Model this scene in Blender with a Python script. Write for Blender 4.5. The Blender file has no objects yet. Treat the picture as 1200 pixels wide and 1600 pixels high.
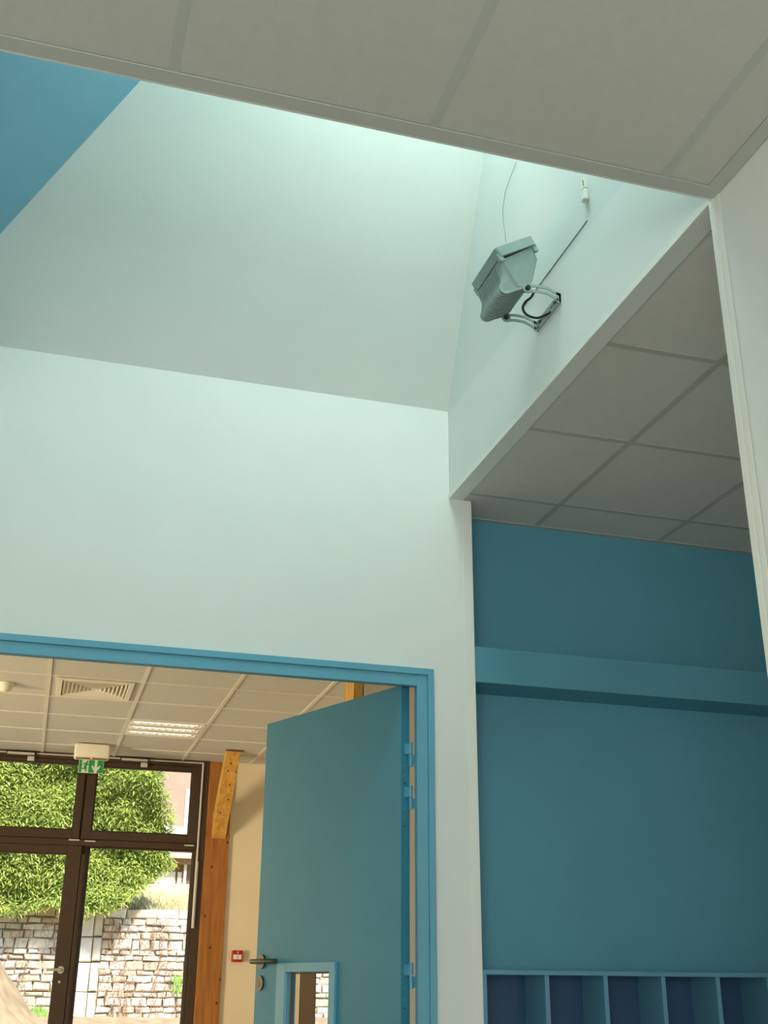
import bpy, bmesh, math, random
from mathutils import Vector, Matrix, noise
S = bpy.context.scene
COL = S.collection
CZ = 1.05                                   # camera height above the floor (m); geometry below is written relative to the eye
# ---------------------------------------------------------------- camera
cd = bpy.data.cameras.new('camera'); cam = bpy.data.objects.new('camera', cd); COL.objects.link(cam)
cam.location = (0, 0, CZ); cam.rotation_mode = 'XYZ'
cam.rotation_euler = [math.radians(a) for a in (112.674, -0.405, -16.449)]
cd.sensor_fit = 'VERTICAL'; cd.sensor_height = 36; cd.sensor_width = 27
cd.lens = 1777.95 * 36 / 1600; cd.clip_start = .02; cd.clip_end = 200
S.camera = cam
# ---------------------------------------------------------------- sky, sun, rooflight and fill lights, exposure
w = bpy.data.worlds.new('world'); S.world = w; w.use_nodes = True
nt = w.node_tree; bg = nt.nodes['Background']
sky = nt.nodes.new('ShaderNodeTexSky'); sky.sky_type = 'NISHITA'; sky.sun_disc = False
sky.sun_elevation = math.radians(50); sky.sun_rotation = math.radians(200)
nt.links.new(sky.outputs[0], bg.inputs[0]); bg.inputs[1].default_value = .42

def light(name, kind, loc, target, energy, color, size=None, size_y=None, angle=None, spread=None):
    ld = bpy.data.lights.new(name, kind); o = bpy.data.objects.new(name, ld); COL.objects.link(o)
    o.location = (loc[0], loc[1], loc[2] + CZ); ld.energy = energy; ld.color = color
    d = Vector(target) - Vector(loc); o.rotation_euler = d.to_track_quat('-Z', 'Y').to_euler()
    if kind == 'AREA':
        ld.shape = 'RECTANGLE'; ld.size = size; ld.size_y = size_y
        if spread: ld.spread = spread
    if kind == 'SUN': ld.angle = angle
    return o
light('sun', 'SUN', (-6, 2, 14), (-6 - 1.2, 2 + 6.5, 14 - 7.0), 9.5, (1, .96, .87), angle=.12)
# daylight coming down through the opal rooflight over the shaft
light('rooflight_daylight', 'AREA', (1.0, 2.50, 3.70), (.45, 3.35, 0), 27, (.78, 1, .94), .66, .85)
# added fill light for the far room, beyond the left edge of the view
light('far_room_side_fill', 'AREA', (-5.9, 6.0, .1), (2, 10.1, .9), 150, (1, .84, .55), 2.4, 2.2, spread=math.radians(76))
light('far_room_facade_fill', 'AREA', (-4.2, 10.2, .3), (-4.2, 0, .2), 110, (1, .84, .55), 3.2, 2.4)  # second added fill in the far room, out of view along the facade
# added fill light behind the camera
light('near_room_fill', 'AREA', (-1.5, -2.9, .3), (-.2, 4, .9), 142, (.95, 1, .95), 2.6, 1.8)
# added fill light at the end of the passage beside the near room
light('passage_fill', 'AREA', (2.4, -2.8, .2), (2.3, 4, .9), 28, (1, 1, .95), 1.2, 1.6)
S.view_settings.view_transform = 'Standard'; S.view_settings.look = 'None'
S.view_settings.gamma = 1; S.view_settings.use_curve_mapping = False
S.view_settings.exposure = 0

# ---------------------------------------------------------------- materials
def srgb(r, g, b):
    f = lambda c: (c/12.92 if c <= .04045 else ((c+.055)/1.055)**2.4)
    return (f(r/255), f(g/255), f(b/255), 1)
MATS = {}
def mat(name, rgb, rough=.6, metal=0, var=.04, scale=8, bump=0, bscale=200, spec=.5, coord='Object', stretch=None, emit=None, estr=0):
    m = bpy.data.materials.new(name); m.use_nodes = True; t = m.node_tree; p = t.nodes['Principled BSDF']
    p.inputs['Roughness'].default_value = rough; p.inputs['Metallic'].default_value = metal
    p.inputs['Specular IOR Level'].default_value = spec
    c = srgb(*rgb)
    tc = t.nodes.new('ShaderNodeTexCoord'); src = tc.outputs[coord]
    if stretch:
        mp = t.nodes.new('ShaderNodeMapping'); mp.inputs['Scale'].default_value = stretch
        t.links.new(src, mp.inputs[0]); src = mp.outputs[0]
    n = t.nodes.new('ShaderNodeTexNoise'); n.inputs['Scale'].default_value = scale; n.inputs['Detail'].default_value = 4
    t.links.new(src, n.inputs['Vector'])
    r = t.nodes.new('ShaderNodeValToRGB')
    r.color_ramp.elements[0].position = .3; r.color_ramp.elements[1].position = .7
    r.color_ramp.elements[0].color = tuple(x*(1-var) for x in c[:3]) + (1,)
    r.color_ramp.elements[1].color = tuple(min(1, x*(1+var)) for x in c[:3]) + (1,)
    t.links.new(n.outputs['Fac'], r.inputs[0]); t.links.new(r.outputs[0], p.inputs['Base Color'])
    if bump:
        n2 = t.nodes.new('ShaderNodeTexNoise'); n2.inputs['Scale'].default_value = bscale; n2.inputs['Detail'].default_value = 2
        t.links.new(src, n2.inputs['Vector'])
        b = t.nodes.new('ShaderNodeBump'); b.inputs['Strength'].default_value = bump; b.inputs['Distance'].default_value = .002
        t.links.new(n2.outputs['Fac'], b.inputs['Height']); t.links.new(b.outputs[0], p.inputs['Normal'])
    if emit:
        p.inputs['Emission Color'].default_value = srgb(*emit); p.inputs['Emission Strength'].default_value = estr
    MATS[name] = m; return m
white = mat('white_wall_paint', (226, 228, 223), .75, var=.015, scale=3, bump=.25, bscale=260)
trimw = mat('white_trim', (232, 232, 224), .5, var=.02)
blue = mat('blue_wall_paint', (86, 149, 168), .5, var=.03, scale=5, bump=.25, bscale=260)
blued = mat('blue_door_paint', (58, 136, 161), .55, var=.03, scale=6, bump=.08, bscale=120)
bluef = mat('blue_frame_paint', (100, 166, 189), .4, var=.03, scale=6)
navy = mat('shaded_deep_blue_laminate', (46, 80, 114), .5, var=.05)  # deeper laminate, with some of the compartments' shade put into the colour
bluel = mat('blue_laminate', (96, 150, 174), .45, var=.03)
tile = mat('ceiling_tile_fibre', (208, 206, 198), .9, var=.02, scale=30, bump=.3, bscale=500)
barn = mat('painted_grid_metal', (196, 197, 190), .8, var=.02)  # slightly darker copy of the ceiling grid metal; dim reflections put into the colour
barg = mat('dimmed_grid_metal', (178, 180, 170), .8, var=.02)  # darkest copy of the ceiling grid metal; dark reflections put into the colour
bar = mat('ceiling_grid_metal', (226, 222, 208), .5, var=.02)
floorm = mat('floor_lino', (190, 186, 176), .5, var=.06, scale=2)
cream = mat('warm_lit_wall_paint', (226, 212, 184), .8, var=.02, scale=3, bump=.2, bscale=240)  # the white wall paint with the far room's warm light put into the colour
brown = mat('brown_anodised_frame', (66, 48, 32), .45, var=.08, scale=20)
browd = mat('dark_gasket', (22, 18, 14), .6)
steel = mat('brushed_steel', (104, 100, 92), .45, metal=.8, var=.06, scale=60)
greyp = mat('pale_grey_plastic', (196, 194, 186), .5)
lampg = mat('grey_cast_aluminium', (156, 172, 168), .5, metal=.0, var=.05, scale=40, bump=.1, bscale=300)
black = mat('black_rubber', (14, 15, 15), .45)
blackk = mat('dark_knob', (34, 38, 38), .4)
chrome = mat('polished_louvre', (214, 210, 200), .25, metal=.55, var=.02)
lourow = mat('white_louvre_enamel', (244, 243, 236), .35, var=.01)
ventw = mat('white_vent_enamel', (236, 230, 214), .5, var=.02)
ventd = mat('vent_dark_inside', (46, 42, 34), .9)
redp = mat('red_plastic', (176, 26, 30), .35, var=.03)
label = mat('white_label', (232, 222, 214), .5, var=.02)
green = mat('exit_sign_green', (10, 150, 74), .4, var=.03)
signw = mat('exit_sign_white', (214, 216, 200), .45, var=.02)
concr = mat('mortar', (150, 138, 116), .95, var=.2, scale=20, bump=.6, bscale=60)
soilm = mat('dry_soil', (156, 136, 106), .95, var=.3, scale=5, bump=.8, bscale=40)
grassm = mat('dry_grass', (196, 186, 142), .9, var=.3, scale=4)
vinem = mat('dry_vine', (146, 112, 84), .9, var=.3, scale=6)
stones = [mat('limestone_%s' % n, c, .9, var=.12, scale=9, bump=.8, bscale=40) for n, c in
          (('pale', (222, 216, 202)), ('cream', (212, 204, 184)), ('grey', (200, 194, 180)), ('ochre', (202, 188, 162)))]
renderw = mat('pale_render', (146, 124, 106), .9, var=.06, scale=2)
rooff = mat('white_roofing', (228, 222, 214), .6, var=.05)
browne = mat('brown_eave', (120, 88, 66), .8, var=.15)
doorp = mat('weathered_pale_door', (198, 192, 180), .8, var=.08)
barkm = mat('hedge_twig', (66, 56, 38), .95, var=.2)
opal = mat('opal_rooflight', (225, 235, 230), .5, emit=(205, 240, 232), estr=2.0)
crackm = mat('wall_crack', (120, 132, 118), .9)
# timber with grain
def wood(name, a, b, vec):
    m = bpy.data.materials.new(name); m.use_nodes = True; t = m.node_tree; p = t.nodes['Principled BSDF']
    p.inputs['Roughness'].default_value = .45
    tc = t.nodes.new('ShaderNodeTexCoord'); mp = t.nodes.new('ShaderNodeMapping'); mp.inputs['Scale'].default_value = vec
    n = t.nodes.new('ShaderNodeTexNoise'); n.inputs['Scale'].default_value = 9; n.inputs['Detail'].default_value = 6; n.inputs['Distortion'].default_value = .6
    r = t.nodes.new('ShaderNodeValToRGB'); r.color_ramp.elements[0].position = .32; r.color_ramp.elements[1].position = .68
    r.color_ramp.elements[0].color = srgb(*a); r.color_ramp.elements[1].color = srgb(*b)
    t.links.new(tc.outputs['Object'], mp.inputs[0]); t.links.new(mp.outputs[0], n.inputs['Vector'])
    t.links.new(n.outputs['Fac'], r.inputs[0]); t.links.new(r.outputs[0], p.inputs['Base Color'])
    return m
pine = wood('honey_pine', (188, 134, 54), (220, 170, 88), (3, 3, .35))
pined = wood('orange_pine', (142, 86, 32), (174, 114, 48), (3, 3, .3))
knot = mat('pine_knot', (62, 34, 12), .6, var=.2, scale=80)
# thin glass: clear with a fresnel reflection
def glass(name, tint=(1, 1, 1)):
    m = bpy.data.materials.new(name); m.use_nodes = True; t = m.node_tree; t.nodes.clear()
    o = t.nodes.new('ShaderNodeOutputMaterial'); mx = t.nodes.new('ShaderNodeMixShader'); tr = t.nodes.new('ShaderNodeBsdfTransparent')
    gl = t.nodes.new('ShaderNodeBsdfGlossy'); fr = t.nodes.new('ShaderNodeFresnel'); gl.inputs['Roughness'].default_value = .02
    n = t.nodes.new('ShaderNodeTexNoise'); n.inputs['Scale'].default_value = 3
    r = t.nodes.new('ShaderNodeValToRGB'); r.color_ramp.elements[0].color = (.93*tint[0], .93*tint[1], .93*tint[2], 1); r.color_ramp.elements[1].color = (*tint, 1)
    t.links.new(n.outputs['Fac'], r.inputs[0]); t.links.new(r.outputs[0], tr.inputs[0])
    fr.inputs[0].default_value = 1.45
    gm = t.nodes.new('ShaderNodeNewGeometry'); m1 = t.nodes.new('ShaderNodeMath'); m1.operation = 'SUBTRACT'; m1.inputs[0].default_value = 1
    m2 = t.nodes.new('ShaderNodeMath'); m2.operation = 'MULTIPLY'
    t.links.new(gm.outputs['Backfacing'], m1.inputs[1]); t.links.new(m1.outputs[0], m2.inputs[0]); t.links.new(fr.outputs[0], m2.inputs[1])
    t.links.new(m2.outputs[0], mx.inputs[0]); t.links.new(tr.outputs[0], mx.inputs[1]); t.links.new(gl.outputs[0], mx.inputs[2])
    t.links.new(mx.outputs[0], o.inputs[0]); return m
clear = glass('clear_glass'); acryl = glass('acrylic', (.86, .84, .78))
# foliage with per-frond colour
def leafmat():
    m = bpy.data.materials.new('conifer_frond'); m.use_nodes = True; t = m.node_tree; p = t.nodes['Principled BSDF']
    p.inputs['Roughness'].default_value = .55
    a = t.nodes.new('ShaderNodeVertexColor'); a.layer_name = 'tone'
    r = t.nodes.new('ShaderNodeValToRGB'); e = r.color_ramp.elements
    e[0].color = srgb(138, 160, 78); e[1].color = srgb(232, 236, 146); k = e.new(.5); k.color = srgb(196, 210, 108)
    t.links.new(a.outputs[0], r.inputs[0]); t.links.new(r.outputs[0], p.inputs['Base Color'])
    tl = t.nodes.new('ShaderNodeBsdfTranslucent'); t.links.new(r.outputs[0], tl.inputs[0])
    mx = t.nodes.new('ShaderNodeMixShader'); mx.inputs[0].default_value = .42
    t.links.new(p.outputs[0], mx.inputs[1]); t.links.new(tl.outputs[0], mx.inputs[2])
    t.links.new(mx.outputs[0], t.nodes['Material Output'].inputs[0]); return m
leaf = leafmat()

# ---------------------------------------------------------------- builders
WLOC = {}
def link(name, me, m, parent=None, kind=None, label=None, cat=None, group=None, loc=None):
    """me is a bmesh in eye-relative world coordinates; its origin goes to its own centre"""
    xs = [v.co for v in me.verts]
    c = Vector([(min(v[i] for v in xs)+max(v[i] for v in xs))/2 for i in range(3)]) if loc is None else Vector(loc)
    bmesh.ops.translate(me, verts=me.verts, vec=-c)
    bmesh.ops.recalc_face_normals(me, faces=me.faces)
    d = bpy.data.meshes.new(name); me.to_mesh(d); me.free()
    for mm in (m if isinstance(m, (list, tuple)) else [m]): d.materials.append(mm)
    o = bpy.data.objects.new(name, d); COL.objects.link(o)
    put(o, c, parent); tags(o, kind, label, cat, group); return o
def put(o, c, parent):
    c = Vector(c)
    if parent is None: o.location = c + Vector((0, 0, CZ))
    else: o.parent = parent; o.location = c - WLOC[parent.name]
    WLOC[o.name] = c
def tags(o, kind=None, label=None, cat=None, group=None):
    if kind: o['kind'] = kind
    if label: o['label'] = label
    if cat: o['category'] = cat
    if group: o['group'] = group
def empty(name, loc, label=None, cat=None, kind=None, group=None, parent=None):
    o = bpy.data.objects.new(name, None); COL.objects.link(o); o.empty_display_size = .1
    put(o, loc, parent); tags(o, kind, label, cat, group); return o
def B(*boxes, bevel=0, seg=1):
    bm = bmesh.new()
    for (x0, x1, y0, y1, z0, z1) in boxes:
        g = bmesh.ops.create_cube(bm, size=1)['verts']
        for v in g:
            v.co = Vector(((x0+x1)/2+v.co.x*(x1-x0), (y0+y1)/2+v.co.y*(y1-y0), (z0+z1)/2+v.co.z*(z1-z0)))
    if bevel: bmesh.ops.bevel(bm, geom=bm.edges[:], offset=bevel, segments=seg, profile=.5, affect='EDGES')
    return bm
def poly_prism(bm, pts, vec):
    """extrude a planar polygon (3D pts) by vec"""
    vec = Vector(vec); a = [bm.verts.new(p) for p in pts]; b = [bm.verts.new(Vector(p)+vec) for p in pts]
    bm.faces.new(a); bm.faces.new(b[::-1]); n = len(a)
    for i in range(n): bm.faces.new((a[i], b[i], b[(i+1) % n], a[(i+1) % n]))
    return bm
def prism(pts, vec): return poly_prism(bmesh.new(), pts, vec)
def tube(bm, path, r, seg=10):
    path = [Vector(p) for p in path]; rings = []
    rr = r if isinstance(r, (list, tuple)) else [r]*len(path)
    t0 = (path[1]-path[0]).normalized(); up = Vector((0, 0, 1)) if abs(t0.z) < .9 else Vector((1, 0, 0)); u = t0.cross(up).normalized()
    for i, p in enumerate(path):
        t = (path[min(i+1, len(path)-1)]-path[max(i-1, 0)]).normalized()
        u = (u-t*u.dot(t)).normalized(); v = t.cross(u)
        rings.append([bm.verts.new(p+(u*math.cos(2*math.pi*k/seg)+v*math.sin(2*math.pi*k/seg))*rr[i]) for k in range(seg)])
    for a, b in zip(rings, rings[1:]):
        for k in range(seg): bm.faces.new((a[k], a[(k+1) % seg], b[(k+1) % seg], b[k]))
    bm.faces.new(rings[0][::-1]); bm.faces.new(rings[-1]); return bm
def smooth(o, ang=40):
    for p in o.data.polygons: p.use_smooth = True
    try: o.data.set_sharp_from_angle(angle=math.radians(ang))
    except Exception: pass
    return o
def spline(pts, n=6):
    P = [Vector(p) for p in pts]; P = [P[0]*2-P[1]] + P + [P[-1]*2-P[-2]]; out = []
    for i in range(1, len(P)-2):
        for k in range(n):
            t = k/n; a, b, c, d = P[i-1:i+3]
            out.append(.5*((2*b)+(c-a)*t+(2*a-5*b+4*c-d)*t*t+(3*b-a-3*c+d)*t**3))
    return out+[P[-2]]

H = 1.85; FL = -CZ; D = 4.033; W = 1.456; NE = 2.03; BW = 4.227; CR = 2.25; TOP = 3.80; FY = 10.3
KS = 'structure'
XL = -3.2; YB = -3.0
# ================================================================= SETTING: near room
link('floor', B((XL-.1, 4.0, YB-.1, D, FL-.1, FL), (-6.1, 4.0, D, FY+.1, FL-.1, FL)), floorm, kind=KS)
# front wall with door opening x -.55..1.376, top 1.123
DX0, DX1, DZ = -.75, 1.356, 1.103
link('wall_front', B((XL-.1, DX0, D, D+.072, FL, CR), (DX1, 1.548, D, D+.072, FL, H), (DX1, W, D, D+.072, H, CR),
                     (DX0, DX1, D, D+.072, DZ, CR)), white, kind=KS)
link('wall_front', B((1.500, 1.548, D+.072, BW+.05, FL, H)), white, kind=KS)
link('wall_left', B((XL-.1, XL, YB, D, FL, H)), white, kind=KS)
link('wall_back', B((XL, 3.3, YB-.1, YB, FL, H)), white, kind=KS)
link('wall_right', B((W, W+.1, YB, 2.04, FL, H), bevel=0), white, kind=KS)
link('wall_alcove', B((1.50, 3.3, BW, BW+.08, FL, H)), blue, kind=KS)
link('wall_alcove', B((3.2, 3.3, YB, BW, FL, H)), white, kind=KS)
# corner beads
link('trim_1', B((1.510, 1.5505, D-.0035, D, FL, H-.004), bevel=.0015), trimw, kind=KS)
link('trim_2', B((W-.0035, W, 2.000, 2.0425, FL, H-.002), (W-.007, W, 2.022, 2.0425, FL, H-.002), bevel=.0012), trimw, kind=KS)
link('trim_3', B((W-.003, W+.001, NE+.012, D, H-.002, H+.022), bevel=.001), trimw, kind=KS)
# shaft: sloping far panel, right header + panel, blue left panel, near panel, opal rooflight
def slab(name, q, n, m, t=.04, **k):
    return link(name, prism(q, Vector(n).normalized()*t), m, **k)
ytop = D-.7*(TOP-CR); xrt = 1.453-.0516*(TOP-CR); xlt = -.68+.833*(TOP-CR)
link('wall_shaft_far', prism([(-.80, D, CR), (W+.1, D, CR), (xrt+.1, ytop, TOP), (xlt-.1, ytop, TOP)], (0, .05, .035)), white, kind=KS)
link('wall_shaft_right', B((W, W+.06, NE, D+.05, H-.002, CR-.02)), white, kind=KS)
link('wall_shaft_right', prism([(W+.0005, NE-.3, CR-.02), (W+.0005, D+.05, CR-.02), (xrt, D+.05, TOP), (xrt, NE-.3, TOP)], (.06, 0, .003)), white, kind=KS)
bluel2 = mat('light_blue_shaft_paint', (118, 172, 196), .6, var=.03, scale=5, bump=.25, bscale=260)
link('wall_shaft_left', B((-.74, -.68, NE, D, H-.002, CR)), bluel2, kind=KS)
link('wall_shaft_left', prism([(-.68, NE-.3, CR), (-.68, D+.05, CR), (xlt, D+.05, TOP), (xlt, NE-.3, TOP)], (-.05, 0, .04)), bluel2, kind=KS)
link('wall_shaft_near', B((-.9, W+.06, NE-.06, NE, H+.02, TOP)), white, kind=KS)
link('window_2', B((xlt-.06, xrt+.06, NE-.06, ytop+.06, TOP, TOP+.03)), opal, kind=KS)
link('trim_4', B((-.68, W, NE-.004, NE+.002, H-.002, H+.03)), trimw, kind=KS)
# crack between header board and the panel above, seen as a thin dark slot; and a filler crack
link('trim_5', B((W-.0035, W-.0005, 2.69, 3.20, 2.262, 2.2635)), crackm, kind=KS)
bm = bmesh.new()
for a, b in zip([(3.142, 2.849), (3.20, 2.83), (3.258, 2.805), (3.30, 2.75), (3.305, 2.70), (3.299, 2.642)], [(3.20, 2.83), (3.258, 2.805), (3.30, 2.75), (3.305, 2.70), (3.299, 2.642), (3.302, 2.60)]):
    xa = 1.453-.0516*(a[1]-CR); xb = 1.453-.0516*(b[1]-CR)
    tube(bm, [(xa, a[0], a[1]), (xb, b[0], b[1])], .0007, 4)
link('trim_6', bm, crackm, kind=KS)

# ---- ceilings: every tile and every bar a part
def tile_field(ceil, xs, ys, bars=True, bm_=None, far=None, name='ceiling_tile', gap=.012, zt=H+.006, barz=H):
    """tiles between grid lines xs, ys; T bars on the inner lines"""
    cache = {}
    for i in range(len(xs)-1):
        for j in range(len(ys)-1):
            xa, xb = xs[i]+(gap if i else .0005), xs[i+1]-(gap if i < len(xs)-2 else .0005)
            yc, yd = ys[j]+(gap if j else .0005), ys[j+1]-(gap if j < len(ys)-2 else .0005)
            w_, l_ = xb-xa, yd-yc
            if w_ < .03 or l_ < .03: continue
            c = Vector(((xa+xb)/2, (yc+yd)/2, zt+.009))
            if (round(w_, 3), round(l_, 3)) in cache and (far is None or (i, j) not in far):
                o = cache[(round(w_, 3), round(l_, 3))].copy(); COL.objects.link(o); put(o, c, ceil)
            else:
                if far and (i, j) in far: continue
                o = link(name, B((c.x-w_/2, c.x+w_/2, c.y-l_/2, c.y+l_/2, zt, zt+.018), bevel=.002), tile, ceil)
                cache[(round(w_, 3), round(l_, 3))] = o
    for x in xs[1:-1]:
        link('grid_bar', B((x-.012, x+.012, ys[0], ys[-1], barz, barz+.012)), bm_ or bar, ceil)
    for y in ys[1:-1]:
        for i in range(len(xs)-1):
            link('cross_bar', B((xs[i]+.012, xs[i+1]-.012, y-.012, y+.012, barz+.0005, barz+.012)), bm_ or bar, ceil)
# near room: main field behind the shaft edge, and the strips beside the shaft
c1 = link('ceiling', B((XL-.1, W+.06, YB-.1, NE, H+.03, H+.10), (XL-.1, -.74, NE, D+.05, H, H+.10)), tile, kind=KS)
tile_field(c1, [XL, -2.91, -2.31, -1.71, -1.11, -.51, .09, .69, 1.29, W-.04], [YB, -1.62, -.42, .78, NE-.045], gap=.009, zt=H+.0002, barz=H-.0006, bm_=barn)
link('perimeter_bar', B((XL, W-.001, NE-.045, NE-.004, H-.002, H+.004), bevel=.0008), barn, c1)
link('perimeter_bar', B((W-.040, W-.001, YB, NE-.045, H-.002, H+.006), bevel=.0008), barn, c1)
# alcove ceiling
c2 = link('ceiling', B((W+.03, 3.3, YB-.1, BW+.05, H+.03, H+.09)), tile, kind=KS)
tile_field(c2, [W+.035, 1.915, 2.511, 3.11, 3.2], [YB, -.28, .32, .92, 1.53, 2.136, 2.744, 3.352, 3.962, BW-.025], gap=.0095, zt=H+.002, bm_=barg)
link('perimeter_bar', B((W+.002, W+.035, NE, BW, H-.001, H+.01)), barg, c2)
link('perimeter_bar', B((1.548, 3.2, BW-.025, BW, H-.001, H+.01)), barg, c2)

# ---- blue boxing along the alcove wall
link('trim_7', B((1.548, 3.2, 4.042, BW, 1.094, 1.237), bevel=.002), blue, kind=KS)

# ================================================================= far room shell
PX = 1.66
link('wall_partition', B((PX, 3.5, 6.06, 6.14, FL, H)), cream, kind=KS)
link('wall_far_room_right', B((3.4, 3.5, 6.14, FY, FL, H)), cream, kind=KS)
link('wall_far_room_left', B((-6.1, -6.0, D, FY+.1, FL, H)), cream, kind=KS)
link('wall_far', B((1.61, 2.29, FY, FY+.16, FL, H), (3.2, 3.5, FY, FY+.16, FL, H), (2.29, 3.2, FY, FY+.16, FL, -.95), (-6.1, -2.45, FY, FY+.16, FL, H)), cream, kind=KS)
link('wall_front_far_side', B((-6.1, DX0, D+.072, D+.084, FL, H), (DX1, 1.50, D+.072, D+.084, FL, H), (DX0, DX1, D+.072, D+.084, DZ, H), (1.45, 3.5, BW+.08, BW+.10, FL, H)), cream, kind=KS)
c3 = link('ceiling', B((-6.1, 3.5, D+.084, FY+.16, H+.03, H+.12)), tile, kind=KS)
gx = [-.05+.603*k for k in range(-3, 6)]; gy = [9.905-.592*k for k in range(7)][::-1]
gy = gy+[FY-.015]
VC, LC = (3, None), (4, None)
hole = set()
for i, x in enumerate(gx[:-1]):
    for j, y in enumerate(gy[:-1]):
        if abs(x+.05) < .05 and abs(y-7.537) < .05: hole.add((i, j))       # air vent
        if abs(x-.553) < .05 and abs(y-8.721) < .05: hole.add((i, j))      # light
tile_field(c3, gx, gy, far=hole)
# remainder of the far room ceiling, out of the view
rest = []
for i in range(7):
    for j in range(10):
        x = gx[0]-.603*(i+1); y = 4.13+.6*j
        rest.append((x+.012, x+.591, y+.012, y+.588, H+.006, H+.024))
for i in range(9):
    for j in range(3):
        x = gx[0]+.603*i; y = gy[0]-.6*(j+1)
        rest.append((x+.012, x+.591, y+.012, y+.588, H+.006, H+.024))
o = link('tile_field', B(*rest), tile, c3); o['kind'] = 'stuff'
link('perimeter_bar', B((-1.86, 3.4, FY-.015, FY, H-.001, H+.012)), bar, c3)
# roof over everything
link('roof', B((-6.3, 3.7, D+.085, FY+.2, H+.35, H+.5), (-6.3, 3.7, FY+.16, FY+.2, H+.13, H+.35), (XL-.2, -.8, YB-.2, D-.002, H+.35, H+.5), (-.9, 3.7, YB-.2, NE-.3, H+.35, H+.5), (1.6, 3.7, NE-.3, D-.002, H+.35, H+.5), bevel=0), renderw, kind=KS)

# ================================================================= facade glazing (window_1)
F = FY
w1 = empty('window_1', (.3, F, FL), kind=KS)
fr = lambda *b, **k: B(*b, bevel=.003)
link('outer_frame', fr((1.333, 1.398, F-.03, F+.05, FL, 1.862), (-2.45, 1.333, F-.02, F+.05, 1.80, 1.862)), brown, w1)
link('mullion', fr((.367, .401, F-.012, F+.05, FL, 1.02)), brown, w1)
link('mullion', fr((.335, .348, F-.008, F+.05, 1.20, 1.80)), browd, w1)
link('transom', fr((-2.4, 1.333, F-.012, F+.05, 1.085, 1.14)), brown, w1)
link('rear_profile', B((.30, .44, F+.042, F+.062, FL, 1.80), (-2.4, .30, F+.042, F+.062, 1.055, 1.20), (.44, 1.333, F+.042, F+.062, 1.09, 1.20)), brown, w1)
def sash(name, x0, x1, z0, z1, gx0, gx1, gz0, gz1, y=F-.02, parent=w1):
    s = link(name, fr((x0, gx0, y, y+.06, z0, z1), (gx1, x1, y, y+.06, z0, z1), (gx0, gx1, y, y+.06, z0, gz0), (gx0, gx1, y, y+.06, gz1, z1)), brown, parent)
    link('gasket', B((gx0-.001, gx0+.006, y+.004, y+.05, gz0, gz1), (gx1-.006, gx1+.001, y+.004, y+.05, gz0, gz1), (gx0, gx1, y+.004, y+.05, gz0, gz0+.006), (gx0, gx1, y+.004, y+.05, gz1-.006, gz1)), browd, s)
    link('pane', B((gx0, gx1, y+.028, y+.034, gz0, gz1)), clear, s)
    return s
sash('fanlight_sash', .349, 1.330, 1.142, 1.798, .425, 1.250, 1.211, 1.757)
sash('fanlight_sash', -.65, .334, 1.142, 1.798, -.57, .272, 1.217, 1.765)
sash('fixed_light', .402, 1.332, FL+.02, 1.084, .408, 1.303, -.93, 1.078)
gd = sash('glazed_door_leaf', -.65, .366, FL+.02, 1.084, -.54, .252, -.93, 1.017)
sash('fanlight_sash', -1.64, -.66, 1.142, 1.798, -1.56, -.74, 1.217, 1.765)
sash('glazed_door_leaf', -1.64, -.66, FL+.02, 1.084, -1.53, -.77, -.93, 1.017)
sash('fixed_light', -2.44, -1.65, FL+.02, 1.798, -2.38, -1.71, -.93, 1.757)
# lever handle of the glazed door
bm = bmesh.new(); tube(bm, [(.300, F-.02, .112), (.300, F-.033, .112)], .028, 16); tube(bm, [(.300, F-.03, .112), (.300, F-.07, .112), (.29, F-.078, .112), (.187, F-.078, .112)], .010, 8)
smooth(link('door_handle', bm, greyp, gd))
bm = bmesh.new(); tube(bm, [(.300, F-.02, .022), (.300, F-.026, .022)], .010, 12); link('keyhole', bm, greyp, gd)
for a, b, z in ((.252, .341, 1.130), (.383, .473, 1.125), (1.224, 1.307, 1.122)):
    link('hinge_cover', B((a, b, F-.032, F-.02, z-.005, z+.007), bevel=.002), greyp, w1, label='pale grey hinge cover strip')
w4 = empty('window_3', (2.75, F, FL), kind=KS)
sash('window_sash', 2.295, 3.195, -.94, 1.84, 2.432, 3.10, -.86, 1.757, y=F+.01, parent=w4)
link('sill', B((2.28, 3.2, F-.04, F+.05, -.97, -.945)), cream, w4)

# fanlight opening gear
t = empty('fanlight_opener', (1.34, F-.03, .44), 'pale metal rod running along top of brown window and down its right side', 'window opener')
bm = B((-2.3, 1.335, F-.028, F-.020, 1.828, 1.840)); link('top_rail', bm, greyp, t)
bm = bmesh.new(); tube(bm, [(1.338, F-.040, 1.835), (1.338, F-.040, .96)], .009, 8); smooth(link('control_rod', bm, greyp, t))
bm = bmesh.new(); tube(bm, [(1.341, F-.044, .99), (1.341, F-.044, .45)], .013, 8); smooth(link('crank_handle', bm, greyp, t))
for a in (-.334, .623):
    link('scissor_arm', B((a, a+.225, F-.062, F-.035, 1.815, 1.834), bevel=.002), greyp, t)
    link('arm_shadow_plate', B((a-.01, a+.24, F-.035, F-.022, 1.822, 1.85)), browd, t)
    link('sash_bracket', B((a+.17, a+.228, F-.055, F-.019, 1.768, 1.806), bevel=.004), greyp, t)

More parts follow.
